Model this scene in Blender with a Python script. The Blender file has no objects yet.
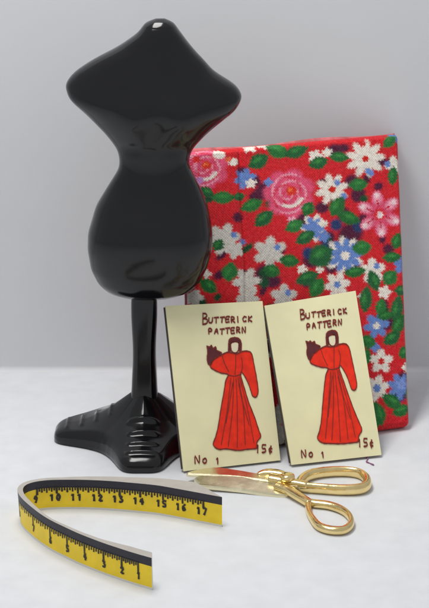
import bpy, bmesh, math, random
import numpy as np
from mathutils import Vector, Matrix

random.seed(7)
rng = np.random.default_rng(11)
R = math.radians
scene = bpy.context.scene
C = scene.collection

# ------------------------------------------------------------ camera, world, lamps, exposure
cam_d = bpy.data.cameras.new("camera")
cam = bpy.data.objects.new("camera", cam_d)
C.objects.link(cam)
cam.location = (1.93, -41.365, 17.325)
cam.rotation_euler = (R(72.0), 0, 0)
cam_d.sensor_fit = 'VERTICAL'
cam_d.sensor_height = 24.0
cam_d.lens = 24.0 * 1609 / 608
cam_d.clip_start = 0.5
cam_d.clip_end = 500
cam_d.dof.use_dof = True
cam_d.dof.focus_distance = 43.5
cam_d.dof.aperture_fstop = 2.2
scene.camera = cam

world = bpy.data.worlds.new("World")
scene.world = world
world.use_nodes = True
wb = world.node_tree.nodes["Background"]
wb.inputs[0].default_value = (0.96, 0.98, 1.0, 1)
wb.inputs[1].default_value = 0.47


def lamp(name, loc, aim, sx, sy, power, col):
    d = bpy.data.lights.new(name, 'AREA')
    d.shape = 'RECTANGLE'
    d.size, d.size_y = sx, sy
    d.energy = power
    d.color = col
    o = bpy.data.objects.new(name, d)
    C.objects.link(o)
    o.location = loc
    o.rotation_euler = (Vector(aim) - Vector(loc)).to_track_quat('-Z', 'Y').to_euler()
    return o


lamp("overhead_lamp", (-4, -2, 34), (1, -3.5, 0), 22, 9, 8400, (1.0, 0.985, 0.96))

scene.view_settings.view_transform = 'Standard'
scene.view_settings.look = 'None'
scene.view_settings.exposure = 0.0
scene.view_settings.gamma = 1.0


# ------------------------------------------------------------ materials
def lin(c):
    c = np.asarray(c, float) / 255.0
    return np.where(c <= 0.04045, c / 12.92, ((c + 0.055) / 1.055) ** 2.4)


def srgb(r, g, b):
    v = lin((r, g, b))
    return (float(v[0]), float(v[1]), float(v[2]), 1)


def material(name, col, rough=0.6, metal=0.0, var=0.0, scale=3.0, bump=0.0, bscale=20.0, coat=0.0, rvar=0.0, spec=0.5):
    m = bpy.data.materials.new(name)
    m.use_nodes = True
    nt = m.node_tree
    b = nt.nodes["Principled BSDF"]
    b.inputs["Base Color"].default_value = col
    b.inputs["Roughness"].default_value = rough
    b.inputs["Metallic"].default_value = metal
    b.inputs["Specular IOR Level"].default_value = spec
    b.inputs["Coat Weight"].default_value = coat
    b.inputs["Coat Roughness"].default_value = 0.08
    tc = nt.nodes.new("ShaderNodeTexCoord")
    if var > 0:
        n = nt.nodes.new("ShaderNodeTexNoise")
        n.inputs["Scale"].default_value = scale
        n.inputs["Detail"].default_value = 5
        nt.links.new(tc.outputs["Object"], n.inputs["Vector"])
        mp = nt.nodes.new("ShaderNodeMapRange")
        mp.inputs[1].default_value = 0.3
        mp.inputs[2].default_value = 0.7
        mp.inputs[3].default_value = 1 - var
        mp.inputs[4].default_value = 1 + var
        nt.links.new(n.outputs["Fac"], mp.inputs[0])
        mx = nt.nodes.new("ShaderNodeVectorMath")
        mx.operation = 'SCALE'
        mx.inputs[0].default_value = col[:3]
        nt.links.new(mp.outputs[0], mx.inputs["Scale"])
        nt.links.new(mx.outputs[0], b.inputs["Base Color"])
        if rvar > 0:
            mr = nt.nodes.new("ShaderNodeMapRange")
            mr.inputs[1].default_value = 0.3
            mr.inputs[2].default_value = 0.7
            mr.inputs[3].default_value = rough
            mr.inputs[4].default_value = rough + rvar
            nt.links.new(n.outputs["Fac"], mr.inputs[0])
            nt.links.new(mr.outputs[0], b.inputs["Roughness"])
    if bump > 0:
        n2 = nt.nodes.new("ShaderNodeTexNoise")
        n2.inputs["Scale"].default_value = bscale
        n2.inputs["Detail"].default_value = 4
        nt.links.new(tc.outputs["Object"], n2.inputs["Vector"])
        bp = nt.nodes.new("ShaderNodeBump")
        bp.inputs["Strength"].default_value = 0.5
        bp.inputs["Distance"].default_value = bump
        nt.links.new(n2.outputs["Fac"], bp.inputs["Height"])
        nt.links.new(bp.outputs[0], b.inputs["Normal"])
    return m


M = {
    'table': material("white_paper_sheet", (0.70, 0.715, 0.74, 1), 0.75, var=0.035, scale=1.6, bump=0.012, bscale=7, spec=0.2),
    'wall': material("pale_grey_card", (0.71, 0.72, 0.74, 1), 0.85, var=0.02, scale=0.3, bump=0.004, bscale=9, spec=0.1),
    'black': material("black_painted_resin", (0.005, 0.005, 0.006, 1), 0.10, var=0.15, scale=1.2, bump=0.004, bscale=2.0, coat=0.05, rvar=0.08, spec=0.42),
    'cream': material("cream_card", srgb(242, 235, 190), 0.55, var=0.04, scale=1.3, bump=0.006, bscale=7, spec=0.3),
    'cream_edge': material("cream_card_edge", srgb(206, 198, 156), 0.7),
    'board': material("dark_backing_board", srgb(62, 58, 58), 0.7, var=0.1),
    'dress': material("red_ink", srgb(240, 48, 22), 0.5, var=0.16, scale=5.0, spec=0.3),
    'ink': material("dark_red_ink", srgb(122, 36, 26), 0.6, var=0.2, scale=9),
    'maroon': material("maroon_ink", srgb(92, 26, 34), 0.6, var=0.2, scale=8),
    'face': material("cream_ink", srgb(236, 226, 192), 0.6),
    'tape_y': material("yellow_tape", srgb(248, 214, 38), 0.42, var=0.06, scale=3, spec=0.4),
    'tape_d': material("dark_tape_band", srgb(44, 43, 54), 0.45, var=0.12, scale=6, spec=0.4),
    'tape_w': material("white_tape_margin", srgb(224, 222, 212), 0.5),
    'tape_back': material("greige_tape_backing", srgb(178, 172, 164), 0.55, var=0.05, scale=4),
    'tape_ink': material("black_tape_ink", srgb(40, 34, 30), 0.5),
    'gold': material("polished_gold", (0.90, 0.71, 0.34, 1), 0.13, metal=1.0, var=0.08, scale=3.0, bump=0.02, bscale=4.0, rvar=0.12),
    'blade': material("polished_blade", (0.82, 0.75, 0.52, 1), 0.20, metal=1.0, var=0.05, scale=3.0, bump=0.01, bscale=5.0, rvar=0.1),
    'wrong_side': material("cloth_wrong_side", srgb(206, 112, 116), 0.9, var=0.25, scale=3.5, bump=0.01, bscale=14, spec=0.1),
    'thread': material("purple_thread", srgb(140, 92, 130), 0.8),
}


def cloth_material():
    m = bpy.data.materials.new("printed_cotton")
    m.use_nodes = True
    nt = m.node_tree
    b = nt.nodes["Principled BSDF"]
    b.inputs["Roughness"].default_value = 0.85
    b.inputs["Specular IOR Level"].default_value = 0.15
    b.inputs["Sheen Weight"].default_value = 0.08
    at = nt.nodes.new("ShaderNodeAttribute")
    at.attribute_name = "print_color"
    uv = nt.nodes.new("ShaderNodeAttribute")
    uv.attribute_name = "weave_coord"
    sep = nt.nodes.new("ShaderNodeSeparateXYZ")
    nt.links.new(uv.outputs["Vector"], sep.inputs[0])
    waves = []
    for k in (0, 1):
        mm = nt.nodes.new("ShaderNodeMath")
        mm.operation = 'MULTIPLY'
        mm.inputs[1].default_value = 2 * math.pi * 13
        nt.links.new(sep.outputs[k], mm.inputs[0])
        s = nt.nodes.new("ShaderNodeMath")
        s.operation = 'SINE'
        nt.links.new(mm.outputs[0], s.inputs[0])
        waves.append(s)
    mul = nt.nodes.new("ShaderNodeMath")
    mul.operation = 'MULTIPLY'
    nt.links.new(waves[0].outputs[0], mul.inputs[0])
    nt.links.new(waves[1].outputs[0], mul.inputs[1])
    bp = nt.nodes.new("ShaderNodeBump")
    bp.inputs["Strength"].default_value = 0.25
    bp.inputs["Distance"].default_value = 0.02
    nt.links.new(mul.outputs[0], bp.inputs["Height"])
    nt.links.new(bp.outputs[0], b.inputs["Normal"])
    nz = nt.nodes.new("ShaderNodeTexNoise")
    nz.inputs["Scale"].default_value = 9
    nz.inputs["Detail"].default_value = 6
    nt.links.new(uv.outputs["Vector"], nz.inputs["Vector"])
    mp = nt.nodes.new("ShaderNodeMapRange")
    mp.inputs[1].default_value = 0.3
    mp.inputs[2].default_value = 0.7
    mp.inputs[3].default_value = 0.86
    mp.inputs[4].default_value = 1.14
    nt.links.new(nz.outputs["Fac"], mp.inputs[0])
    ma = nt.nodes.new("ShaderNodeMath")
    ma.operation = 'MULTIPLY_ADD'
    ma.inputs[1].default_value = 0.07
    nt.links.new(mul.outputs[0], ma.inputs[0])
    nt.links.new(mp.outputs[0], ma.inputs[2])
    sc = nt.nodes.new("ShaderNodeVectorMath")
    sc.operation = 'SCALE'
    nt.links.new(at.outputs["Color"], sc.inputs[0])
    nt.links.new(ma.outputs[0], sc.inputs["Scale"])
    nt.links.new(sc.outputs[0], b.inputs["Base Color"])
    return m


M['cloth'] = cloth_material()


# ------------------------------------------------------------ helpers
def mesh_obj(name, verts, faces, mats, parent=None, smooth=True, mat_idx=None):
    me = bpy.data.meshes.new(name)
    me.from_pydata([tuple(map(float, v)) for v in verts], [], [tuple(int(i) for i in f) for f in faces])
    if not isinstance(mats, (list, tuple)):
        mats = [mats]
    for m in mats:
        me.materials.append(m)
    if mat_idx is not None:
        me.polygons.foreach_set("material_index", np.asarray(mat_idx, dtype=np.int32))
    me.polygons.foreach_set("use_smooth", [smooth] * len(me.polygons))
    me.validate()
    me.update()
    o = bpy.data.objects.new(name, me)
    C.objects.link(o)
    if parent:
        o.parent = parent
    return o


def recalc(o):
    bm = bmesh.new()
    bm.from_mesh(o.data)
    bmesh.ops.recalc_face_normals(bm, faces=bm.faces)
    bm.to_mesh(o.data)
    bm.free()


def thing(name, label, cat, loc=(0, 0, 0), group=None):
    o = bpy.data.objects.new(name, None)
    o.empty_display_size = 0.3
    C.objects.link(o)
    o.location = loc
    o['label'] = label
    o['category'] = cat
    if group:
        o['group'] = group
    return o


def grid_faces(nu, nv, close_u=False, off=0):
    f = []
    for j in range(nv - 1):
        for i in range(nu if close_u else nu - 1):
            i2 = (i + 1) % nu
            f.append((off + j * nu + i, off + j * nu + i2, off + (j + 1) * nu + i2, off + (j + 1) * nu + i))
    return f


def catmull(pts, n, closed=False):
    p = [np.array(q, float) for q in pts]
    N = len(p)
    out = []
    segs = N if closed else N - 1
    for i in range(segs):
        if closed:
            a, b, c, d = p[(i - 1) % N], p[i], p[(i + 1) % N], p[(i + 2) % N]
        else:
            a, b, c, d = p[max(i - 1, 0)], p[i], p[i + 1], p[min(i + 2, N - 1)]
        for k in range(n):
            t = k / n
            out.append(0.5 * ((2 * b) + (-a + c) * t + (2 * a - 5 * b + 4 * c - d) * t * t + (-a + 3 * b - 3 * c + d) * t ** 3))
    if not closed:
        out.append(p[-1])
    return out


def ribbon(poly, w, mapper, V, F, n=1):
    """a hand-drawn stroke: a thin flat strip that mapper lays on its surface"""
    pts = [np.array(q, float) for q in poly]
    if len(pts) < 2:
        return
    L, Rr = [], []
    for i, q in enumerate(pts):
        a = pts[max(i - 1, 0)]
        b = pts[min(i + 1, len(pts) - 1)]
        d = b - a
        l = math.hypot(*d) or 1.0
        d = d / l
        nn = np.array((-d[1], d[0]))
        ext = d * (w * 0.4) * (-1 if i == 0 else (1 if i == len(pts) - 1 else 0))
        ww = w * (0.5 + 0.1 * math.sin(i * 2.3 + pts[0][0] * 9))
        L.append(q + nn * ww + ext)
        Rr.append(q - nn * ww + ext)
    o = len(V)
    for a, b in zip(L, Rr):
        V.append(mapper(*a))
        V.append(mapper(*b))
    for i in range(len(pts) - 1):
        F.append((o + 2 * i, o + 2 * i + 1, o + 2 * i + 3, o + 2 * i + 2))


GLYPH = {  # strokes in a unit box, x right, y up
    'B': [[(0, 0), (0, 1)], [(0, 1), (.5, .95), (.55, .7), (.1, .52)], [(.1, .52), (.65, .45), (.6, .1), (0, 0)]],
    'U': [[(0, 1), (.02, .2), (.3, 0), (.6, .15), (.65, 1)]],
    'T': [[(0, .95), (.75, 1)], [(.35, .95), (.32, 0)]],
    'E': [[(.6, 1), (0, .95), (0, 0), (.6, .03)], [(0, .5), (.5, .52)]],
    'R': [[(0, 0), (.02, 1), (.5, .95), (.5, .6), (.05, .5), (.6, 0)]],
    'I': [[(.15, 1), (.15, 0)]],
    'C': [[(.6, .9), (.25, 1), (0, .5), (.2, .02), (.6, .1)]],
    'K': [[(0, 1), (0, 0)], [(.55, 1), (.03, .45), (.6, 0)]],
    'P': [[(0, 0), (.02, 1), (.5, .95), (.5, .55), (.05, .45)]],
    'A': [[(0, 0), (.32, 1), (.62, 0)], [(.12, .38), (.5, .38)]],
    'N': [[(0, 0), (0, 1), (.55, 0), (.57, 1)]],
    'o': [[(.3, .6), (.05, .45), (.05, .15), (.3, 0), (.5, .2), (.48, .5), (.3, .6)]],
    '1': [[(.1, .8), (.3, 1), (.3, 0)]],
    '2': [[(0, .8), (.25, 1), (.55, .75), (0, 0), (.6, .02)]],
    '3': [[(0, .95), (.5, .95), (.2, .58), (.55, .4), (.45, .05), (0, .05)]],
    '4': [[(.4, 0), (.42, 1), (0, .35), (.6, .35)]],
    '5': [[(.55, 1), (.05, 1), (.05, .55), (.5, .5), (.5, .1), (0, .03)]],
    '6': [[(.5, 1), (.1, .6), (.05, .15), (.3, 0), (.55, .2), (.4, .45), (.08, .35)]],
    '7': [[(0, 1), (.6, 1), (.2, 0)]],
    '8': [[(.3, .52), (.08, .75), (.3, 1), (.52, .75), (.3, .52), (.02, .22), (.3, 0), (.58, .22), (.3, .52)]],
    '9': [[(.5, .7), (.3, .5), (.05, .7), (.25, 1), (.5, .85), (.5, .4), (.3, 0)]],
    '0': [[(.3, 1), (.02, .6), (.1, .1), (.35, 0), (.58, .45), (.5, .9), (.3, 1)]],
    'c': [[(.5, .5), (.25, .62), (.05, .35), (.2, .05), (.5, .12)], [(.35, .85), (.22, -.15)]],
}

# ------------------------------------------------------------ the setting: table sheet and backdrop
WALL_Y = 5.17
nx, ny = 80, 60
xs = np.linspace(-45, 45, nx)
ys = np.linspace(-40, WALL_Y + 0.6, ny)
V = [(x, y, 0.0) for y in ys for x in xs]
table = mesh_obj("table_surface", V, grid_faces(nx, ny), M['table'], smooth=True)
so = table.modifiers.new("thickness", 'SOLIDIFY')
so.thickness = 0.5
so.offset = -1
table['kind'] = 'structure'

COVE = 0.16
prof_w = [(WALL_Y + 0.12 - COVE + COVE * math.sin(t), 0.004 + COVE - COVE * math.cos(t)) for t in np.linspace(0, math.pi / 2, 16)]
prof_w += [(WALL_Y + 0.12, z) for z in np.linspace(COVE + 0.4, 22, 40)]
V = [(x, y + 0.03 * math.sin(x * 0.31 + 1) * (z / (z + 2)), z) for y, z in prof_w for x in xs]
wall = mesh_obj("backdrop_wall", V, grid_faces(nx, len(prof_w)), M['wall'])
so = wall.modifiers.new("thickness", 'SOLIDIFY')
so.thickness = 0.3
so.offset = -1
wall['kind'] = 'structure'

# ------------------------------------------------------------ dressmaker's mannequin
SIL_L = [(0.43, 11.559), (0.30, 11.54), (0.18, 11.48), (0.10, 11.38), (-0.03, 11.2), (-0.54, 10.82), (-1.12, 10.51), (-1.54, 10.261), (-1.725, 10.106),
         (-1.893, 9.856), (-1.794, 9.49), (-1.388, 9.122), (-0.905, 8.569), (-0.625, 8.183), (-0.564, 7.915), (-0.582, 7.647),
         (-0.908, 7.133), (-1.21, 6.643), (-1.44, 5.902), (-1.464, 5.458), (-1.384, 4.9), (-1.20, 4.50), (-0.93, 4.25), (-0.6, 4.15)]
SIL_R = [(0.66, 11.559), (0.79, 11.53), (0.90, 11.45), (0.96, 11.35), (1.08, 11.18), (1.40, 10.68), (1.84, 10.22), (2.202, 10.002), (2.435, 9.856),
         (2.618, 9.558), (2.438, 9.191), (1.839, 8.689), (1.367, 8.196), (1.261, 7.915), (1.273, 7.701), (1.548, 7.133),
         (1.758, 6.643), (1.891, 5.902), (1.877, 5.458), (1.756, 4.984), (1.56, 4.55), (1.28, 4.27), (0.9, 4.15)]
FRONT = [(11.56, .12), (11.5, .3), (11.4, .42), (11.2, .52), (10.7, .64), (10.2, .76), (9.8, .90), (9.5, 1.03), (9.28, 1.10), (9.1, 1.08), (8.85, .98), (8.5, .83),
         (8.2, .74), (7.95, .68), (7.7, .64), (7.45, .64), (7.2, .70), (6.9, .83), (6.6, .97), (6.3, 1.10), (6.05, 1.19), (5.8, 1.22), (5.5, 1.20), (5.1, 1.12), (4.8, 1.03), (4.5, .90), (4.25, .72), (4.15, .5)]
BACK = [(11.56, .03), (11.4, .15), (10.7, .25), (9.8, .4), (9.0, .5), (8.0, .5), (7.0, .7), (5.5, 1.05), (4.7, .95), (4.15, .4)]


def curve_at(tab, z):
    t = sorted((b, a) if tab in (SIL_L, SIL_R) else (a, b) for a, b in tab)
    return np.interp(z, [q[0] for q in t], [q[1] for q in t])


def smooth(a, k):
    ker = np.hanning(k + 2)[1:-1]
    ker /= ker.sum()
    ends = k // 2
    b = np.concatenate([2 * a[0] - a[1:ends + 1][::-1], a, 2 * a[-1] - a[-ends - 1:-1][::-1]])
    return np.convolve(b, ker, 'valid')


mannequin = thing("mannequin", "glossy black headless dress form on a stepped four-toed foot", "mannequin")
NZ, NA = 300, 128
u = np.linspace(0, 1, NZ)
zz = 11.559 - (11.559 - 4.15) * (0.5 - 0.5 * np.cos(np.pi * u)) * 0.35 - (11.559 - 4.15) * u * 0.65
Lx = curve_at(SIL_L, zz)
Rx = curve_at(SIL_R, zz)
cx = smooth((Lx + Rx) / 2, 17)
aw = np.maximum(smooth((Rx - Lx) / 2, 17), 0.02)
aw[:10] = np.minimum(aw[:10], ((Rx - Lx) / 2)[:10] + 0.02)
aw += 0.055 * np.exp(-((zz - 9.9) / 1.1) ** 4) + 0.04 * np.exp(-((zz - 10.6) / .3) ** 2)
fd = smooth(curve_at(FRONT, zz), 23)
fd[:12] = curve_at(FRONT, zz)[:12] * 0.5 + fd[:12] * 0.5
bd = smooth(curve_at(BACK, zz), 13)
V = []
for k in range(NZ):
    z = zz[k]
    for i in range(NA):
        t = 2 * math.pi * i / NA
        c, s = math.cos(t), math.sin(t)
        e = 0.86
        x = aw[k] * math.copysign(abs(c) ** e, c)
        if s < 0:
            y = -fd[k] * abs(s) ** 0.9
            g = math.exp(-((z - 8.9) / 0.40) ** 2)
            xr = x
            lobes = math.exp(-((xr - 0.62) / 0.42) ** 2) + math.exp(-((xr + 0.62) / 0.42) ** 2)
            y -= g * 0.13 * (lobes - 0.45) * min(1, abs(s) * 1.6)
            g2 = math.exp(-((z - 8.28) / 0.17) ** 2)
            y += g2 * 0.06 * lobes * abs(s)
        else:
            y = bd[k] * abs(s) ** 0.9
        V.append((cx[k] + x, y, z))
F = grid_faces(NA, NZ, True)
V.append((cx[0], 0, zz[0] + 0.004))
V.append((cx[-1], 0, zz[-1] - 0.01))
for i in range(NA):
    F.append((len(V) - 2, i, (i + 1) % NA))
    F.append((len(V) - 1, (NZ - 1) * NA + (i + 1) % NA, (NZ - 1) * NA + i))
torso = mesh_obj("torso", V, F, M['black'], mannequin)
recalc(torso)

# stem: a squarish post
V = []
zst = np.linspace(4.35, 0.9, 60)
NS = 48
for z in zst:
    k = (4.35 - z) / 3.45
    a = 0.335 + 0.02 * math.sin(k * 9) + 0.10 * max(0, (k - .8) / .2) ** 2
    b = 0.33
    xc = 0.035 - 0.035 * k
    for i in range(NS):
        t = 2 * math.pi * i / NS
        c, s = math.cos(t), math.sin(t)
        V.append((xc + a * math.copysign(abs(c) ** 0.55, c), b * math.copysign(abs(s) ** 0.55, s), z))
F = grid_faces(NS, 60, True)
F.append(tuple(range(NS)))
F.append(tuple(range(59 * NS, 60 * NS))[::-1])
stem = mesh_obj("stem", V, F, M['black'], mannequin)
recalc(stem)

# four-toed foot
ANG = [0, 6, 10, 13, 17, 22, 29, 37, 45]
RAD = [2.5, 2.52, 2.50, 2.42, 2.22, 2.0, 1.80, 1.68, 1.64]
NT, NR = 300, 150


def foot_r(t):
    d = abs((math.degrees(t) + 45) % 90 - 45)
    return float(np.interp(d, ANG, RAD))


rad = smooth(np.array([foot_r(2 * math.pi * i / NT) for i in range(NT * 2)]), 7)[NT // 2:NT // 2 + NT]
rad = np.roll(rad, 0)
V = []
for j in range(NR):
    e = (j / (NR - 1))
    for i in range(NT):
        t = 2 * math.pi * (i + NT // 2) / NT
        rr = rad[i]
        r = rr * e
        d = abs((math.degrees(t) + 45) % 90 - 45)
        lat = r * math.sin(R(d))
        along = r * math.cos(R(d))
        h = 0.37 + 1.08 * math.exp(-(r / 1.10) ** 1.6) + 0.06 * max(0, 1 - r / 2.5)
        h *= 1 - 0.10 * min(1, (d / 45)) * min(1, r)
        # moulded steps across each toe
        m_ = 1 / (1 + math.exp((lat - 0.40) / 0.03))
        for a0 in (0.93, 1.33, 1.73, 2.13):
            h += m_ * 0.08 * (1.0 if abs(math.sin(t)) > 0.7 else 0.5) * math.exp(-((along - a0) / 0.05) ** 2)
        lim = 0.86
        if e > lim:
            q = (e - lim) / (1 - lim)
            h = 0.14 + (h - 0.14) * math.sqrt(max(0, 1 - q * q))
        V.append((r * math.cos(t), r * math.sin(t), h))
for i in range(NT):
    t = 2 * math.pi * (i + NT // 2) / NT
    V.append((rad[i] * math.cos(t), rad[i] * math.sin(t), 0.05))
for i in range(NT):
    t = 2 * math.pi * (i + NT // 2) / NT
    V.append(((rad[i] - .05) * math.cos(t), (rad[i] - .05) * math.sin(t), 0.0))
F = grid_faces(NT, NR + 2, True)
F.append(tuple(range((NR + 1) * NT, (NR + 2) * NT)))
foot = mesh_obj("foot", V, F, M['black'], mannequin)
recalc(foot)

# ------------------------------------------------------------ folded floral cloth
TL = np.array([1.262, 1.70, 7.807]); TR = np.array([7.36, 4.74, 7.668])
BR = np.array([7.49, 0.43, 0.20]); BL = np.array([1.40, -1.72, 0.20])
TLp, TRp, BRp, BLp = (190, 147), (401, 129), (413, 431), (196, 462)   # print coordinates of the corners

cloth_root = thing("folded_fabric", "folded red cotton with white, pink and blue flowers, leaning on the wall", "fabric")
NU, NV = 380, 440
T = 0.30
uu = np.linspace(0, 1, NU)
vv = np.linspace(0, 1, NV)
U, W = np.meshgrid(uu, vv)          # W runs from the top edge down
P = (TL[None, None] * ((1 - U) * (1 - W))[..., None] + TR * (U * (1 - W))[..., None] + BR * (U * W)[..., None] + BL * ((1 - U) * W)[..., None])
wd, hd = 6.6, 8.5
# rounded outline corners
n = np.cross(TR - TL, BL - TL)
n /= np.linalg.norm(n)
if n[1] > 0:
    n = -n
ex, ey = np.minimum(U, 1 - U) * wd, np.minimum(W, 1 - W) * hd
rc = 0.16
inx = np.clip(rc - ex, 0, rc)
iny = np.clip(rc - ey, 0, rc)
dist = rc - np.sqrt(inx ** 2 + iny ** 2)
# pull the square corners in to a rounded corner
over = np.clip(-dist, 0, 1)
eu = (TR - TL) / np.linalg.norm(TR - TL)
ev = (BL - TL) / np.linalg.norm(BL - TL)
norm = np.sqrt(inx ** 2 + iny ** 2) + 1e-9
P = P + (over * inx / norm * np.sign(0.5 - U))[..., None] * eu + (over * iny / norm * np.sign(0.5 - W))[..., None] * ev
d = np.clip(np.minimum(dist, np.minimum(ex, ey)), 0, T)
prof = T * np.sqrt(np.clip(1 - (1 - d / T) ** 2, 0, 1)) - T
X, Y = U * wd, W * hd
wr = 0.035 * np.sin(X * 1.3 + Y * .5) * np.sin(Y * 0.9 + 1.2) + 0.02 * np.sin(X * 3.1 - Y * 1.2 + 2) + 0.012 * np.sin(Y * 4 + X)
fold_x = 1.42 + 0.10 * W * 8.5 / 4 - 0.02 * np.sin(Y * 1.5)
flap = 1 / (1 + np.exp((X - fold_x) / 0.035))
groove = -0.13 * np.exp(-((X - fold_x - 0.05) / 0.04) ** 2)
disp = prof + (wr + 0.11 * flap + groove) * np.clip(d / T, 0, 1)
# the lower edge sags a little and rolls under
front = P + disp[..., None] * n


def px_bilinear(a, b, c, e):
    return a * (1 - U) * (1 - W) + b * U * (1 - W) + c * U * W + e * (1 - U) * W


PX = px_bilinear(TLp[0], TRp[0], BRp[0], BLp[0])
PY = px_bilinear(TLp[1], TRp[1], BRp[1], BLp[1])
jx = rng.normal(0, 1, PX.shape) * 1.6
jy = rng.normal(0, 1, PX.shape)
PXj = PX + 0.35 * jx + 0.8 * np.sin(PY * 1.9) * np.sin(PX * 0.7)
PYj = PY + 0.35 * jy + 0.8 * np.sin(PX * 1.9) * np.sin(PY * 0.8)
col = np.zeros(PX.shape + (3,))
col[:] = lin((208, 38, 46))


def paint(mask, c):
    mask = np.clip(mask, 0, 1)[..., None]
    col[:] = col * (1 - mask) + lin(c) * mask


def blob(cx_, cy_, rx, ry, ang, c, soft=0.18):
    a = R(ang)
    dx, dy = PXj - cx_, PYj - cy_
    X_ = dx * math.cos(a) - dy * math.sin(a)
    Y_ = dx * math.sin(a) + dy * math.cos(a)
    q = np.sqrt((X_ / rx) ** 2 + (Y_ / ry) ** 2)
    paint((1 - q) / soft + 0.5, c)


def leaf(cx_, cy_, rx, ry, ang, c=(46, 112, 56)):
    a = R(ang)
    dx, dy = PXj - cx_, PYj - cy_
    X_ = (dx * math.cos(a) - dy * math.sin(a)) / rx
    Y_ = (dx * math.sin(a) + dy * math.cos(a)) / ry
    q = np.abs(Y_) + X_ ** 2 * 0.95
    paint((1 - q) / 0.3 + 0.5, c)
    paint(((0.45 - (np.abs(Y_ + .25) + X_ ** 2)) / 0.3) * 0.55, (70, 150, 72))


def daisy(cx_, cy_, r, k, c, rot=0.0, inner=0.5, sharp=1.0):
    dx, dy = PXj - cx_, PYj - cy_
    th = np.arctan2(dy, dx) + rot
    rr = np.hypot(dx, dy)
    out = 1.12 * r * (inner + (1 - inner) * np.abs(np.cos(th * k / 2)) ** sharp)
    paint((out - rr) / (0.2 * r) + 0.5, c)


WHT, GRY, BLU, DRK, PNK, LPK, GRN, NAV = (234, 224, 212), (210, 204, 194), (104, 134, 196), (84, 30, 58), (222, 84, 118), (240, 164, 182), (46, 112, 56), (46, 62, 104)
for x, y, r in [(262, 190, 10), (254, 196, 7), (262, 276, 10), (271, 284, 8), (326, 240, 8), (336, 201, 8), (320, 208, 7), (349, 236, 14), (333, 148, 8), (349, 267, 9), (384, 326, 11),
                (310, 262, 10), (350, 181, 8), (342, 216, 8), (380, 160, 6), (378, 186, 5), (238, 285, 5), (404, 384, 8), (330, 270, 7), (240, 170, 6), (355, 196, 7), (300, 220, 7), (382, 310, 7)]:
    blob(x, y, r, r * 0.85, random.uniform(0, 90), DRK, 0.5)
for k in range(64):
    blob(random.uniform(196, 398), random.uniform(140, 420), random.uniform(3.5, 7.5), random.uniform(3, 6), random.uniform(0, 90), random.choice([DRK, DRK, (30, 78, 50)]), 0.6)
for x, y, r in [(326, 252, 9), (306, 255, 6), (357, 228, 6), (334, 226, 6), (400, 400, 7)]:
    blob(x, y, r, r, 0, NAV, 0.5)
# roses
for cx_, cy_, s in [(203, 166, 1.0), (287, 193, 1.12)]:
    daisy(cx_, cy_, 21 * s, 7, PNK, 0.4, 0.82)
    dx, dy = PXj - cx_, PYj - cy_
    rr, th = np.hypot(dx, dy), np.arctan2(dy, dx)
    paint((np.sin(rr * 0.95 / s - th * 2.0) - 0.25) * 1.2 * (rr < 19 * s), LPK)
    paint((np.sin(rr * 0.75 / s + th * 3.0 + 1) - 0.55) * 1.8 * (rr < 17 * s), (214, 40, 60))
    blob(cx_ + 2, cy_ - 3, 5 * s, 4.5 * s, 20, (220, 56, 40))
    blob(cx_ + 1, cy_ - 4, 2 * s, 1.6 * s, 20, (240, 120, 60))
    q = (rr - 12 * s)
    paint((2.3 - np.abs(q)) * 0.8 * ((th > 0.3) & (th < 2.1)), WHT)
blob(196, 157, 3, 3.5, 0, (216, 44, 40))
blob(197, 180, 6, 4, 30, (196, 130, 190))
blob(217, 152, 4.5, 6, 80, WHT)
blob(231, 160, 5, 4, 0, WHT)
blob(226, 157, 3, 3, 0, (226, 100, 70))
# pink lily
for k in range(6):
    a = 90 + 60 * k + 8
    ca, sa = math.cos(R(a)), math.sin(R(a))
    blob(379 + 14.5 * ca, 215 - 15 * sa, 9.5, 6.6, a, PNK)
    blob(379 + 16 * ca, 215 - 17 * sa, 6, 4.2, a, LPK, 0.8)
    blob(379 + 19 * ca, 215 - 20 * sa, 2.6, 2.6, a, (244, 214, 214), 0.9)
    blob(379 + 11 * ca, 215 - 11 * sa, 5, 0.8, a, (200, 30, 60))
blob(380, 216, 5, 5, 0, (226, 60, 70))
blob(380, 216, 3, 3.6, 0, (240, 220, 220))
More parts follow.
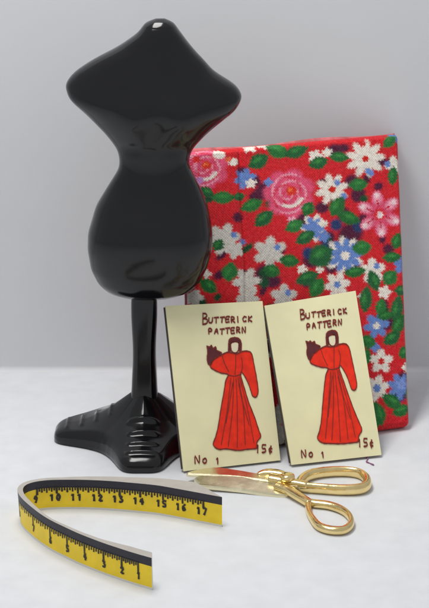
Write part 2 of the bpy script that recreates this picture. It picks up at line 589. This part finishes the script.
# white and blue blossoms
for x, y, r, k, c, rot, ctr, cc in [
        (222, 240, 15, 6, GRY, .2, None, None), (233, 251, 9, 5, GRY, .7, None, None), (268, 254, 15, 6, GRY, .5, None, None), (245, 284, 13, 6, GRY, .1, None, None), (246, 300, 11, 5, GRY, .9, None, None),
        (282, 300, 12, 5, GRY, .3, None, None), (364, 157, 18, 9, WHT, .1, 3.4, (206, 40, 30)), (330, 189, 15, 8, WHT, .3, 3.6, (206, 40, 30)),
        (395, 165, 10, 5, WHT, .6, None, None), (313, 154, 6.5, 5, WHT, 0, None, None), (325, 150, 5, 5, WHT, .5, None, None), (372, 274, 12, 5, WHT, .4, None, None),
        (336, 288, 12, 6, WHT, .2, 3.4, BLU), (384, 296, 6.5, 5, WHT, 0, None, None), (381, 366, 11, 5, WHT, .3, 3.4, (206, 40, 40)), (377, 393, 12, 6, WHT, .3, 4, BLU),
        (407, 372, 4.5, 4, WHT, 0, None, None), (206, 276, 4.5, 4, WHT, 0, None, None), (195, 300, 8, 5, GRY, 0, None, None), (248, 143, 7, 5, WHT, .3, None, None), (262, 140, 6, 5, WHT, 0, None, None),
        (243, 177, 10, 6, BLU, .3, None, None), (249, 182, 5, 5, WHT, .3, None, None), (266, 181, 4.5, 4, BLU, 0, None, None), (312, 229, 13, 7, WHT, .4, None, None), (311, 229, 10.5, 6, BLU, .9, None, None),
        (320, 224, 4, 4, WHT, .1, None, None), (322, 238, 6, 5, BLU, .1, None, None), (343, 258, 18, 9, WHT, .3, None, None), (344, 258, 16, 9, BLU, .1, 4.5, WHT), (376, 330, 12, 6, BLU, .2, 3.5, WHT),
        (401, 391, 12, 7, BLU, .2, None, None), (402, 389, 5, 5, (130, 150, 210), .2, None, None), (403, 268, 9, 5, BLU, .2, None, None), (397, 134, 7, 5, BLU, .2, None, None), (318, 272, 4, 4, WHT, 0, None, None),
        (300, 272, 5, 5, WHT, 0, None, None), (290, 222, 5, 5, LPK, 0, None, None), (364, 300, 6, 4, WHT, 0, None, None), (375, 352, 5, 4, BLU, 0, None, None), (196, 250, 6, 4, WHT, 0, None, None)]:
    daisy(x, y, r, k, c, rot, 0.55)
    if ctr:
        blob(x, y, ctr, ctr, 0, cc)
for x, y in [(275, 249), (232, 236), (241, 243), (370, 172), (286, 296), (376, 269), (342, 196), (335, 182), (387, 163), (367, 170)]:
    blob(x, y, 3.0, 3.4, 20, BLU, 0.5)
for x, y in [(362, 141), (223, 262)]:
    blob(x, y, 3.0, 2.6, 0, (206, 40, 40), 0.5)
# leaves
for x, y, rx, ry, a in [
        (256, 159, 10, 7, 32), (275, 148, 11, 7, -20), (294, 149, 11, 6, 20), (221, 197, 10, 6, 0), (205, 191, 7, 5, -30), (250, 205, 10, 6, 20), (262, 219, 10, 6.5, 42), (292, 227, 9, 6, 25),
        (303, 239, 10, 6, 30), (287, 263, 9, 6, -8), (270, 273, 8, 6, -20), (228, 274, 9, 7, 80), (208, 288, 9, 6, -40), (217, 246, 6, 5, 60), (237, 196, 6, 4, 10), (316, 161, 9, 6, 18),
        (337, 155, 9, 5, -5), (357, 184, 9, 6, 5), (389, 139, 8, 5, 42), (393, 175, 9, 5, 85), (347, 219, 11, 6, -18), (335, 207, 10, 7, 60), (306, 209, 7, 6, 60), (319, 258, 12, 11, 30),
        (305, 281, 11, 6.5, 22), (315, 291, 10, 7, 58), (361, 250, 9, 7, 5), (354, 275, 10, 5, 10), (398, 243, 8, 6, 70), (392, 260, 9, 5, 5), (373, 284, 10, 6, -70), (390, 281, 8, 7, 45), (402, 294, 7, 5, 5),
        (365, 303, 12, 6, 85), (380, 311, 8, 5, 80), (397, 313, 13, 6, 80), (399, 329, 11, 6, 60), (392, 343, 9, 6, 30), (367, 346, 8, 6, -20), (406, 357, 7, 6, 40), (366, 362, 9, 4, 80),
        (392, 406, 10, 6, -35), (402, 415, 9, 5.5, 20), (378, 418, 11, 7, -70), (411, 398, 7, 4, 80), (385, 320, 8, 4, 10), (372, 430, 8, 5, 20)]:
    leaf(x, y, rx * 1.14, ry * 1.12, a, random.choice([(40, 104, 52), (46, 114, 58), (38, 96, 56)]))
# the part of the print behind the cards and the dress form
for k in range(46):
    x, y = random.uniform(196, 362), random.uniform(312, 455)
    if k % 3 == 0:
        daisy(x, y, random.uniform(8, 13), random.choice([5, 6]), random.choice([WHT, GRY, BLU]), random.random(), 0.55)
    elif k % 3 == 1:
        leaf(x, y, 10, 6, random.uniform(0, 180))
    else:
        blob(x, y, 7, 6, 0, DRK, 0.4)
# uneven pale pink tint along the folded right edge
edge_pale = np.clip((U - 0.978) / 0.012, 0, 1) * (0.25 + 0.5 * (np.sin(PY * 0.11 + 2) > 0.1))
paint(edge_pale * 0.6, (232, 150, 160))
# thread-to-thread variation
col *= (1 + 0.10 * rng.normal(0, 1, PX.shape))[..., None]
col += 0.012 * rng.normal(0, 1, PX.shape)[..., None]
col = np.clip(col, 0.005, 0.95)

back = P - (prof + 2 * T)[..., None] * n
Vf = front.reshape(-1, 3)
Vb = back.reshape(-1, 3)
zmin = min(Vf[:, 2].min(), Vb[:, 2].min())
Vf = Vf - np.array([0, 0, zmin])
Vb = Vb - np.array([0, 0, zmin])
F = grid_faces(NU, NV)
nF = len(F)


def cloth_mesh(name, verts, faces, c3, parent):
    o = mesh_obj(name, verts, faces, M['cloth'], parent)
    a = o.data.color_attributes.new("print_color", 'FLOAT_COLOR', 'POINT')
    buf = np.ones((len(verts), 4), np.float32)
    buf[:, :3] = c3
    a.data.foreach_set("color", buf.ravel())
    w = o.data.attributes.new("weave_coord", 'FLOAT_VECTOR', 'POINT')
    return o, w



allv = np.concatenate([Vf, Vb])
off = NU * NV
F2 = [(a + off, b + off, c + off, e + off)[::-1] for a, b, c, e in F[::1]]
rim = [j * NU for j in range(NV)]
side = []
rimidx = [i for i in range(NU)] + [j * NU + NU - 1 for j in range(1, NV)] + [(NV - 1) * NU + i for i in range(NU - 2, -1, -1)] + [j * NU for j in range(NV - 2, 0, -1)]
for k in range(len(rimidx)):
    a, b = rimidx[k], rimidx[(k + 1) % len(rimidx)]
    side.append((a, b, b + off, a + off))
c3 = np.concatenate([col.reshape(-1, 3), col[:, ::-1].reshape(-1, 3)])
# keep the edge colour continuous round the fold
c3[off:][np.array(rimidx)] = c3[np.array(rimidx)]
cloth, wattr = cloth_mesh("cloth_panel", allv, F + F2 + side, c3, cloth_root)
wc = np.zeros((len(allv), 3), np.float32)
wc[:, 0] = np.concatenate([X.ravel(), X.ravel()])
wc[:, 1] = np.concatenate([Y.ravel(), Y.ravel()])
wattr.data.foreach_set("vector", wc.ravel())
recalc(cloth)

# the cloth's next folded layer, showing as a thin edge at the top and right
m1, m2 = 60, 70
a_, b_ = np.meshgrid(np.linspace(0, 1, m1), np.linspace(0, 1, m2))
Q = (TL[None, None] * ((1 - a_) * (1 - b_))[..., None] + TR * (a_ * (1 - b_))[..., None] + BR * (a_ * b_)[..., None] + BL * ((1 - a_) * b_)[..., None])
Q = Q + eu * 0.085 * (a_ - 0.3)[..., None] * (1 + 0.35 * np.sin(b_ * 9))[..., None] - ev * (0.075 * (1 - b_) * (1 + 0.5 * np.sin(a_ * 11 + 1)))[..., None] - n * 0.46
Vq = []
for h in (0.10, 0.0, ):
    for j in range(m2):
        for i in range(m1):
            e_ = 1.0 if 0 < i < m1 - 1 and 0 < j < m2 - 1 else 0.3
            Vq.append(Q[j, i] + n * ((h - 0.05) * e_) - np.array([0, 0, zmin - 0.02 * 0]))
f = grid_faces(m1, m2)
o_ = m1 * m2
Fq = list(f) + [tuple(x + o_ for x in q)[::-1] for q in f]
ridx = [i for i in range(m1)] + [j * m1 + m1 - 1 for j in range(1, m2)] + [(m2 - 1) * m1 + i for i in range(m1 - 2, -1, -1)] + [j * m1 for j in range(m2 - 2, 0, -1)]
for k in range(len(ridx)):
    a, b = ridx[k], ridx[(k + 1) % len(ridx)]
    Fq.append((a, b, b + o_, a + o_))
under = mesh_obj("under_layer", Vq, Fq, M['wrong_side'], cloth_root)
recalc(under)


# ------------------------------------------------------------ sewing pattern cards
def pattern_card(label, bl, d, lean, quad, jit):
    t = thing("pattern_card", label, "pattern card", bl, "cream sewing pattern cards with a red dress")
    dx, dy = d
    l = R(lean)
    up = np.array([-dy * math.sin(l), dx * math.sin(l), math.cos(l)])
    dd = np.array([dx, dy, 0.0])
    nn = np.cross(dd, up)          # towards the viewer
    q = [np.array(c) for c in quad]  # BL BR TR TL

    def at(u_, v_, h=0.0):
        """u from the left, v from the top, both 0..1"""
        w_ = 1 - v_
        p2 = q[0] * (1 - u_) * (1 - w_) + q[1] * u_ * (1 - w_) + q[2] * u_ * w_ + q[3] * (1 - u_) * w_
        bow = 0.03 * math.sin(math.pi * u_) * math.sin(math.pi * w_)
        return tuple(dd * p2[0] + up * p2[1] + nn * (h + bow))

    def slab(name, mats, u0, u1, v0, v1, h0, h1, bev):
        n1, n2 = 25, 41
        V, F, mi = [], [], []
        for h in (h1, h0):
            for j in range(n2):
                for i in range(n1):
                    V.append(at(u0 + (u1 - u0) * i / (n1 - 1), v0 + (v1 - v0) * j / (n2 - 1), h))
        f = grid_faces(n1, n2)
        F += f
        mi += [0] * len(f)
        o_ = n1 * n2
        f = [tuple(a + o_ for a in x_)[::-1] for x_ in f]
        F += f
        mi += [1] * len(f)
        ridx = [i for i in range(n1)] + [j * n1 + n1 - 1 for j in range(1, n2)] + [(n2 - 1) * n1 + i for i in range(n1 - 2, -1, -1)] + [j * n1 for j in range(n2 - 2, 0, -1)]
        for k in range(len(ridx)):
            a, b = ridx[k], ridx[(k + 1) % len(ridx)]
            F.append((a, a + o_, b + o_, b))
            mi.append(1)
        o = mesh_obj(name, V, F, mats, t, smooth=False, mat_idx=mi)
        recalc(o)
        return o

    slab("card_face", [M['cream'], M['cream_edge']], 0, 1, 0, 1, 0.0, 0.05, 0)
    slab("backing_board", [M['board'], M['board']], -0.012, 0.99, 0.006, 0.985, -0.07, -0.003, 0)
    HF = 0.05
    # dress drawing: coordinates measured on the card face, u right, v down
    K = lambda pts: [((x - 22 - (y - 55) * 0.0935) / 300.0 + 0.0, (y - 55 + (x - 22) * 0.055) / 524.0 + 0.022 * (1 - y / 515)) for x, y in pts]
    dress = K([(196, 206), (212, 199), (228, 203), (243, 203), (262, 197), (280, 199), (288, 212), (293, 240), (300, 280), (305, 320), (304, 340), (297, 350), (288, 346),
               (282, 330), (275, 305), (262, 276), (254, 266), (252, 276), (262, 320), (276, 365), (292, 415), (306, 460), (312, 480), (300, 498), (300, 516), (270, 518), (240, 520), (205, 515), (180, 513),
               (164, 498), (172, 475), (180, 440), (190, 385), (198, 330), (206, 292), (213, 274), (190, 266), (165, 255), (158, 245), (165, 228), (178, 214)])
    glove = K([(149, 177), (158, 182), (163, 177), (168, 186), (176, 182), (180, 192), (194, 200), (184, 212), (168, 222), (160, 238), (152, 236), (148, 218), (151, 198)])
    hair = K([(215, 196), (215, 172), (219, 157), (235, 151), (250, 156), (255, 172), (253, 196), (246, 192), (247, 172), (242, 165), (228, 165), (222, 173), (223, 193)])
    facep = K([(222, 172), (228, 164), (242, 164), (247, 172), (246, 190), (240, 201), (230, 201), (223, 190)])
    jit_ = jit

    def J(pts, a=0.004):
        return [(x - 0.012 + jit_.uniform(-a, a), y + jit_.uniform(-a, a) * 0.6) for x, y in pts]

    def fill(bm, pts, h, mi, n=3):
        vs = [bm.verts.new(at(*p_, h)) for p_ in catmull(pts, n, True)]
        f_ = bm.faces.new(vs)
        f_.material_index = mi
        return f_

    dress, glove, hair, facep = J(dress), J(glove), J(hair, .002), J(facep, .002)
    bm = bmesh.new()
    fill(bm, dress, HF + 0.006, 0)
    fill(bm, glove, HF + 0.010, 1)
    fill(bm, facep, HF + 0.009, 2)
    fill(bm, hair, HF + 0.013, 1)
    bmesh.ops.triangulate(bm, faces=bm.faces[:])
    for f_ in bm.faces:
        f_.normal_update()
        if f_.normal.dot(Vector(nn)) < 0:
            f_.normal_flip()
    me = bpy.data.meshes.new("dress_drawing")
    bm.to_mesh(me)
    bm.free()
    for m_ in ('dress', 'maroon', 'face'):
        me.materials.append(M[m_])
    o = bpy.data.objects.new("dress_drawing", me)
    C.objects.link(o)
    o.parent = t
    # outlines and pleats
    V, F = [], []
    mp = lambda x, y: at(x, y, HF + 0.017)
    ring = lambda pts: catmull(pts + [pts[0]], 4)
    ribbon(ring(dress), 0.009, mp, V, F)
    ribbon(ring(facep), 0.009, mp, V, F)
    ribbon(ring(hair), 0.010, mp, V, F)
    ribbon(ring(glove), 0.010, mp, V, F)
    nOut = len(F)
    for pts in ([(213, 275), (232, 279), (253, 273)], [(254, 266), (258, 240), (254, 218)], [(196, 210), (202, 235), (214, 262)], [(238, 204), (236, 240), (233, 274)],
                [(222, 285), (208, 390), (190, 500)], [(230, 285), (224, 390), (212, 505)], [(236, 285), (240, 380), (238, 512)], [(243, 283), (258, 380), (264, 506)], [(249, 283), (272, 390), (290, 500)],
                [(226, 300), (216, 360), (204, 430)], [(246, 300), (254, 350), (276, 440)]):
        ribbon(catmull(J(K(pts)), 5), 0.006, mp, V, F)
    o = mesh_obj("ink_outline", V, F, M['ink'], t, smooth=False)
    # lettering
    V, F = [], []

    def write(word, x0, y0, x1, y1, hgt, caps=1.0, wst=0.0115, first=1.0):
        """baseline from (x0,y0) to (x1,y1) in the drawing's own grid"""
        n_ = len(word)
        for k, ch in enumerate(word):
            if ch == ' ':
                continue
            s = first if k == 0 else 1.0
            fx = k / n_
            bx, by = x0 + (x1 - x0) * fx, y0 + (y1 - y0) * fx + jit_.uniform(-1.5, 1.5)
            w_ = (x1 - x0) / n_ * 0.98
            hh = hgt * s * jit_.uniform(.92, 1.08)
            sl = jit_.uniform(-.05, .1)
            if k == 0 and first > 1:
                by += hh * 0.12
                w_ *= 1.15
            for st in GLYPH[ch]:
                pts = [(bx + (gx + gy * sl) * w_, by - gy * hh) for gx, gy in st]
                pts = K(pts)
                if len(pts) > 2:
                    pts = catmull(pts, 3)
                ribbon(pts, wst, mp, V, F)
    def flush(name):
        mesh_obj(name, V, F, M['ink'], t, smooth=False)
        V.clear()
        F.clear()
    write("BUTTERICK", 134, 102, 292, 97, 17, first=2.0)
    flush("title_lettering")
    write("PATTERN", 152, 139, 272, 134, 18)
    flush("title_lettering")
    write("No", 106, 556, 152, 556, 24)
    flush("number_lettering")
    write("1", 170, 560, 186, 560, 18)
    flush("number_lettering")
    write("15c", 292, 532, 352, 536, 24)
    flush("price_lettering")
    return t


pattern_card("cream pattern card with a red dress, standing next to the black dress form", (1.101, -2.446, 0.046), (0.963, 0.269), 28,
             [(0, 0), (2.681, 0), (2.77, 4.337), (0.065, 4.429)], random.Random(3))
pattern_card("cream pattern card with a red dress, tilted against the fabric above the scissor handles", (3.963, -2.056, 0.053), (0.965, 0.261), 32,
             [(0, 0), (2.545, 0), (2.57, 4.588), (-0.083, 4.383)], random.Random(9))

# ------------------------------------------------------------ tape measure
PATH = [(2.114, -5.671), (1.673, -5.476), (1.228, -5.28), (0.829, -5.11), (0.452, -4.967), (-0.176, -4.823), (-0.68, -4.725), (-1.235, -4.661), (-1.786, -4.649),
        (-2.234, -4.678), (-2.572, -4.794), (-2.774, -4.995), (-2.834, -5.336), (-2.71, -5.782), (-2.325, -6.433), (-1.967, -6.907), (-1.613, -7.269), (-1.246, -7.624),
        (-0.948, -7.874), (-0.607, -8.145), (-0.296, -8.365), (0.129, -8.653), (0.523, -8.89)]
pts = np.array(catmull(PATH, 12))
seg = np.hypot(*(pts[1:] - pts[:-1]).T)
arc = np.concatenate([[0], np.cumsum(seg)])
TL_ = arc[-1]
NSs = 320
ss = np.linspace(0, TL_, NSs)
px_, py_ = np.interp(ss, arc, pts[:, 0]), np.interp(ss, arc, pts[:, 1])
px_, py_ = smooth(px_, 9), smooth(py_, 9)
HT = 0.80


def tape_frame(s):
    x, y = np.interp(s, ss, px_), np.interp(s, ss, py_)
    x2, y2 = np.interp(s + .02, ss, px_) - np.interp(s - .02, ss, px_), np.interp(s + .02, ss, py_) - np.interp(s - .02, ss, py_)
    l = math.hypot(x2, y2) or 1
    # outward side of the hairpin
    return x, y, y2 / l, -x2 / l


def out_normal(s):
    x, y, nx_, ny_ = tape_frame(s)
    return nx_, ny_


mid = tape_frame(TL_ * 0.06)
sgn = 1.0 if mid[3] > 0 else -1.0     # the back strand's outside faces the wall


def thick(s):
    """rim thickness: wide at both ends, thin along the front strand"""
    f = s / TL_
    return float(np.interp(f, [0, .12, .25, .40, .50, .58, .7, .85, .93, 1.0], [.62, .50, .30, .14, .14, .12, .07, .12, .22, .24]))


def tape_pt(s, z, side):
    """side 0: the inner face of the hairpin, 1: its outer face"""
    x, y, a, b = tape_frame(s)
    a, b = a * sgn, b * sgn
    f = s / TL_
    zf = z / HT
    # printed faces: the inner face on the back strand, the outer face on the front strand
    wfront = 1 / (1 + math.exp(-(f - 0.52) / 0.02))   # 0 on the back strand, 1 on the front strand
    th = 0.05 + (thick(s) - 0.05) * max(0, zf) ** 1.0
    o = side * th - wfront * th
    return (x + a * o, y + b * o, z)


tape = thing("tape_measure", "short yellow tape measure strip with dark inch scale, bent into a hairpin", "tape measure")
levels = [0.0, 0.055, 0.585, HT]
V, F, mi = [], [], []
for side in (0, 1):
    for z in levels:
        for k, s in enumerate(ss):
            sk = 0.0
            # the back layer is cut slanting at the ends
            so_ = s
            if side == 0:
                so_ = s - 0.14 * (z / HT) * max(0, 1 - (TL_ - s) / 0.9)
            if side == 1:
                so_ = s + 0.95 * (z / HT) * max(0, 1 - s / 1.6)
            V.append(tape_pt(so_, z, side))
NL = len(levels)
band = {0: 'tape_w', 1: 'tape_y', 2: 'tape_d'}
mats = [M['tape_w'], M['tape_y'], M['tape_d'], M['tape_back']]
for side in (0, 1):
    for j in range(NL - 1):
        for k in range(NSs - 1):
            a = (side * NL + j) * NSs + k
            F.append((a, a + 1, a + NSs + 1, a + NSs))
            f = (k + .5) / NSs
            printed = (side == 0 and f < 0.56) or (side == 1 and f > 0.47)
            mi.append(j if printed else 3)
o1 = NL * NSs
for k in range(NSs - 1):
    a = (NL - 1) * NSs + k
    F.append((a, a + 1, a + 1 + o1, a + o1)); mi.append(3)
    a = k
    F.append((a, a + 1, a + 1 + o1, a + o1)); mi.append(3)
for k in (0, NSs - 1):
    for j in range(NL - 1):
        a = j * NSs + k
        F.append((a, a + NSs, a + NSs + o1, a + o1)); mi.append(3 if k == 0 else 0)
strip = mesh_obj("strip", V, F, mats, tape, smooth=True, mat_idx=mi)
recalc(strip)
strip.data.set_sharp_from_angle(angle=R(40))

# graduation ticks and numbers printed on both visible faces
V, F = [], []


def face_map(side):
    def m(s, z):
        x, y, z_ = tape_pt(s, z, side)
        _, _, a, b = tape_frame(s)
        k = (-1 if side == 0 else 1) * 0.012 * sgn
        return (x + a * k, y + b * k, z_)
    return m


def s_near(x, y, lo, hi):
    best = min((k for k in range(NSs) if lo <= ss[k] / TL_ <= hi), key=lambda k: (px_[k] - x) ** 2 + (py_[k] - y) ** 2)
    return ss[best]


back_marks = [("17", 1.669, -5.47), ("16", 1.145, -5.24), ("15", 0.647, -5.04), ("14", 0.098, -4.88), ("13", -0.425, -4.77), ("12", -0.949, -4.69), ("11", -1.472, -4.65), ("10", -1.995, -4.66), ("9", -2.50, -4.76)]
m0 = face_map(0)
sb = [s_near(x, y, 0, .5) for _, x, y in back_marks]
for (txt, _, _), s0 in zip(back_marks, sb):
    # on this face x to the right means decreasing s
    ribbon([(s0, 0.595), (s0, 0.45)], 0.055, m0, V, F)
    w_ = 0.17
    NV_, NF_ = [], []
    for k, ch in enumerate(txt):
        for st in GLYPH[ch]:
            p_ = [(s0 + (len(txt) * w_ / 2 - k * w_ - gx * 0.13) * 0.95, 0.25 + gy * 0.16) for gx, gy in st]
            ribbon(catmull(p_, 2) if len(p_) > 2 else p_, 0.054, m0, NV_, NF_)
    mesh_obj("number", NV_, NF_, M['tape_ink'], tape, smooth=False)
for a, b in zip(sb[:-1], sb[1:]):
    for q in range(1, 8):
        s0 = a + (b - a) * q / 8
        ribbon([(s0, 0.595), (s0, (0.535 if q % 2 else 0.50) if q != 4 else 0.48)], 0.045, m0, V, F)
m1 = face_map(1)
front_marks = [("8", -2.80, -5.45), ("7", -2.42, -6.28), ("6", -1.95, -6.93), ("5", -1.52, -7.36), ("4", -1.06, -7.78), ("3", -0.60, -8.15), ("2", -0.17, -8.45), ("1", 0.22, -8.70)]
sf = [s_near(x, y, .45, 1) for _, x, y in front_marks]
for (txt, _, _), s0 in zip(front_marks, sf):
    ribbon([(s0, 0.595), (s0, 0.36)], 0.05, m1, V, F)
    NV_, NF_ = [], []
    for st in GLYPH[txt]:
        p_ = [(s0 - 0.02 + gx * 0.11, 0.20 + gy * 0.15) for gx, gy in st]
        ribbon(catmull(p_, 2) if len(p_) > 2 else p_, 0.052, m1, NV_, NF_)
    mesh_obj("number", NV_, NF_, M['tape_ink'], tape, smooth=False)
for a, b in zip(sf[:-1], sf[1:]):
    for q in range(1, 8):
        s0 = a + (b - a) * q / 8
        ribbon([(s0, 0.595), (s0, 0.53 if q % 2 else 0.50)], 0.042, m1, V, F)
mesh_obj("scale_marks", V, F, M['tape_ink'], tape, smooth=False)

# ------------------------------------------------------------ gold scissors
scissors = thing("scissors", "small polished gold sewing scissors lying open in front of the cards", "scissors")


def loft_tube(name, path, closed, wf, hf, parent, zf, n=16, sq=0.8):
    """a bar swept along a path lying on the table; wf: half width, hf: half height, zf: centre height"""
    p = [np.array(q) for q in path]
    N = len(p)
    V = []
    for i in range(N):
        a = p[(i - 1) % N] if closed else p[max(i - 1, 0)]
        b = p[(i + 1) % N] if closed else p[min(i + 1, N - 1)]
        dd = (b - a) / (np.linalg.norm(b - a) + 1e-9)
        nn = np.array((-dd[1], dd[0]))
        f = i / (N - (0 if closed else 1))
        for k in range(n):
            t = 2 * math.pi * k / n
            c, s = math.cos(t), math.sin(t)
            c, s = math.copysign(abs(c) ** sq, c), math.copysign(abs(s) ** sq, s)
            V.append((p[i][0] + nn[0] * wf(f) * c, p[i][1] + nn[1] * wf(f) * c, zf(f) + hf(f) * s))
    F = []
    for i in range(N if closed else N - 1):
        i2 = (i + 1) % N
        for k in range(n):
            k2 = (k + 1) % n
            F.append((i * n + k, i * n + k2, i2 * n + k2, i2 * n + k))
    if not closed:
        F.append(tuple(range(n)))
        F.append(tuple(range((N - 1) * n, N * n))[::-1])
    o = mesh_obj(name, V, F, M['gold'], parent)
    recalc(o)
    return o


def blade(name, outline, ztop, thick_, parent, tilt=(0, 0), mat='blade'):
    """a flat blade with a hollow-ground rim"""
    bm = bmesh.new()
    c0 = np.mean(np.array(outline), axis=0)
    pts = catmull(outline, 3, True)

    def vert(q, z):
        return bm.verts.new((q[0], q[1], z + tilt[0] * (q[0] - c0[0]) + tilt[1] * (q[1] - c0[1])))
    rings = []
    for inset, z in ((0.0, ztop - thick_), (0.0, ztop - 0.035), (0.035, ztop), ):
        ring = []
        for i, q in enumerate(pts):
            a, b = pts[i - 1], pts[(i + 1) % len(pts)]
            dd = (b - a) / (np.linalg.norm(b - a) + 1e-9)
            nn = np.array((-dd[1], dd[0]))
            if np.dot(nn, c0 - q) < 0:
                nn = -nn
            ring.append(vert(q + nn * inset, z))
        rings.append(ring)
    for r0, r1 in zip(rings[:-1], rings[1:]):
        for i in range(len(pts)):
            j = (i + 1) % len(pts)
            bm.faces.new((r0[i], r0[j], r1[j], r1[i]))
    bm.faces.new(rings[-1])
    bm.faces.new(rings[0][::-1])
    bmesh.ops.recalc_face_normals(bm, faces=bm.faces)
    me = bpy.data.meshes.new(name)
    bm.to_mesh(me)
    bm.free()
    me.materials.append(M[mat])
    o = bpy.data.objects.new(name, me)
    C.objects.link(o)
    o.parent = parent
    return o


blade("blade", [(1.24, -3.06), (1.30, -2.90), (1.891, -2.66), (2.464, -2.80), (3.158, -3.08), (3.874, -3.38), (4.125, -3.505), (4.109, -3.75), (3.73, -3.65), (2.586, -3.25), (1.763, -3.13)],
      0.26, 0.10, scissors, tilt=(0.0, 0.02))
blade("blade", [(1.50, -3.20), (1.52, -3.50), (1.60, -3.58), (2.576, -3.74), (3.329, -3.92), (3.80, -3.96), (3.916, -3.61), (3.747, -3.45), (2.847, -3.22)],
      0.17, 0.10, scissors, tilt=(0.0, 0.24))
up_loop = catmull([(4.10, -3.50), (4.30, -3.02), (4.66, -2.76), (5.221, -2.66), (5.66, -2.77), (5.86, -3.10), (5.85, -3.50), (5.65, -3.76), (5.20, -3.82), (4.60, -3.74), (4.22, -3.66)], 8, True)
loft_tube("finger_loop", up_loop, True, lambda f: 0.10 + 0.02 * math.sin(f * 12.6), lambda f: 0.14, scissors, lambda f: 0.145)
low_loop = catmull([(4.299, -4.554), (4.473, -4.56), (4.817, -4.671), (5.12, -4.961), (5.27, -5.361), (5.25, -5.75), (5.05, -6.05), (4.74, -6.05), (4.48, -5.85), (4.34, -5.45), (4.27, -5.0)], 8, True)
loft_tube("finger_loop", low_loop, True, lambda f: 0.095 + 0.025 * math.sin(f * 6.28 * 2), lambda f: 0.10, scissors, lambda f: 0.105)
loft_tube("shank", catmull([(3.55, -3.62), (3.80, -3.85), (4.05, -4.20), (4.33, -4.60)], 8), False, lambda f: 0.17 - 0.05 * f, lambda f: 0.10, scissors, lambda f: 0.19 - 0.07 * f)
loft_tube("shank", catmull([(3.35, -3.38), (3.7, -3.50), (4.0, -3.60), (4.30, -3.70)], 8), False, lambda f: 0.15 - 0.03 * f, lambda f: 0.09, scissors, lambda f: 0.29 - 0.07 * f)
loft_tube("collar", catmull([(3.05, -3.10), (3.3, -3.02), (3.62, -3.10), (3.92, -3.26)], 8), False, lambda f: 0.06 + 0.09 * math.sin(math.pi * f), lambda f: 0.06 + 0.07 * math.sin(math.pi * f), scissors, lambda f: 0.24)
# pivot screw
V, F = [], []
rings = [(0.19, 0.28), (0.19, 0.40), (0.175, 0.43), (0.12, 0.452), (0.05, 0.46)]
for r_, z_ in rings:
    for k in range(28):
        t = 2 * math.pi * k / 28
        V.append((3.80 + r_ * math.cos(t), -3.52 + r_ * math.sin(t), z_))
F = grid_faces(28, len(rings), True)
F.append(tuple(range(28 * 4, 28 * 5)))
F.append(tuple(range(28))[::-1])
recalc(mesh_obj("pivot_screw", V, F, M['gold'], scissors))

# ------------------------------------------------------------ tiny thread scrap
V, F = [], []
path = catmull([(6.02, -1.36), (6.05, -1.55), (6.0, -1.75), (6.10, -1.88), (6.17, -1.98)], 6)
for i, q in enumerate(path):
    f = i / (len(path) - 1)
    r_ = 0.014 + 0.010 * math.sin(f * 9) ** 2
    for k in range(8):
        t = 2 * math.pi * k / 8
        V.append((q[0] + r_ * math.cos(t), q[1] + 0.3 * r_ * math.cos(t), 0.024 + r_ * math.sin(t)))
F = grid_faces(8, len(path), True)
F.append(tuple(range(8)))
F.append(tuple(range(8 * (len(path) - 1), 8 * len(path)))[::-1])
th = mesh_obj("thread_scrap", V, F, M['thread'])
recalc(th)
th['label'] = "tiny purple thread scrap lying below the corner of the tilted card"
th['category'] = "thread"
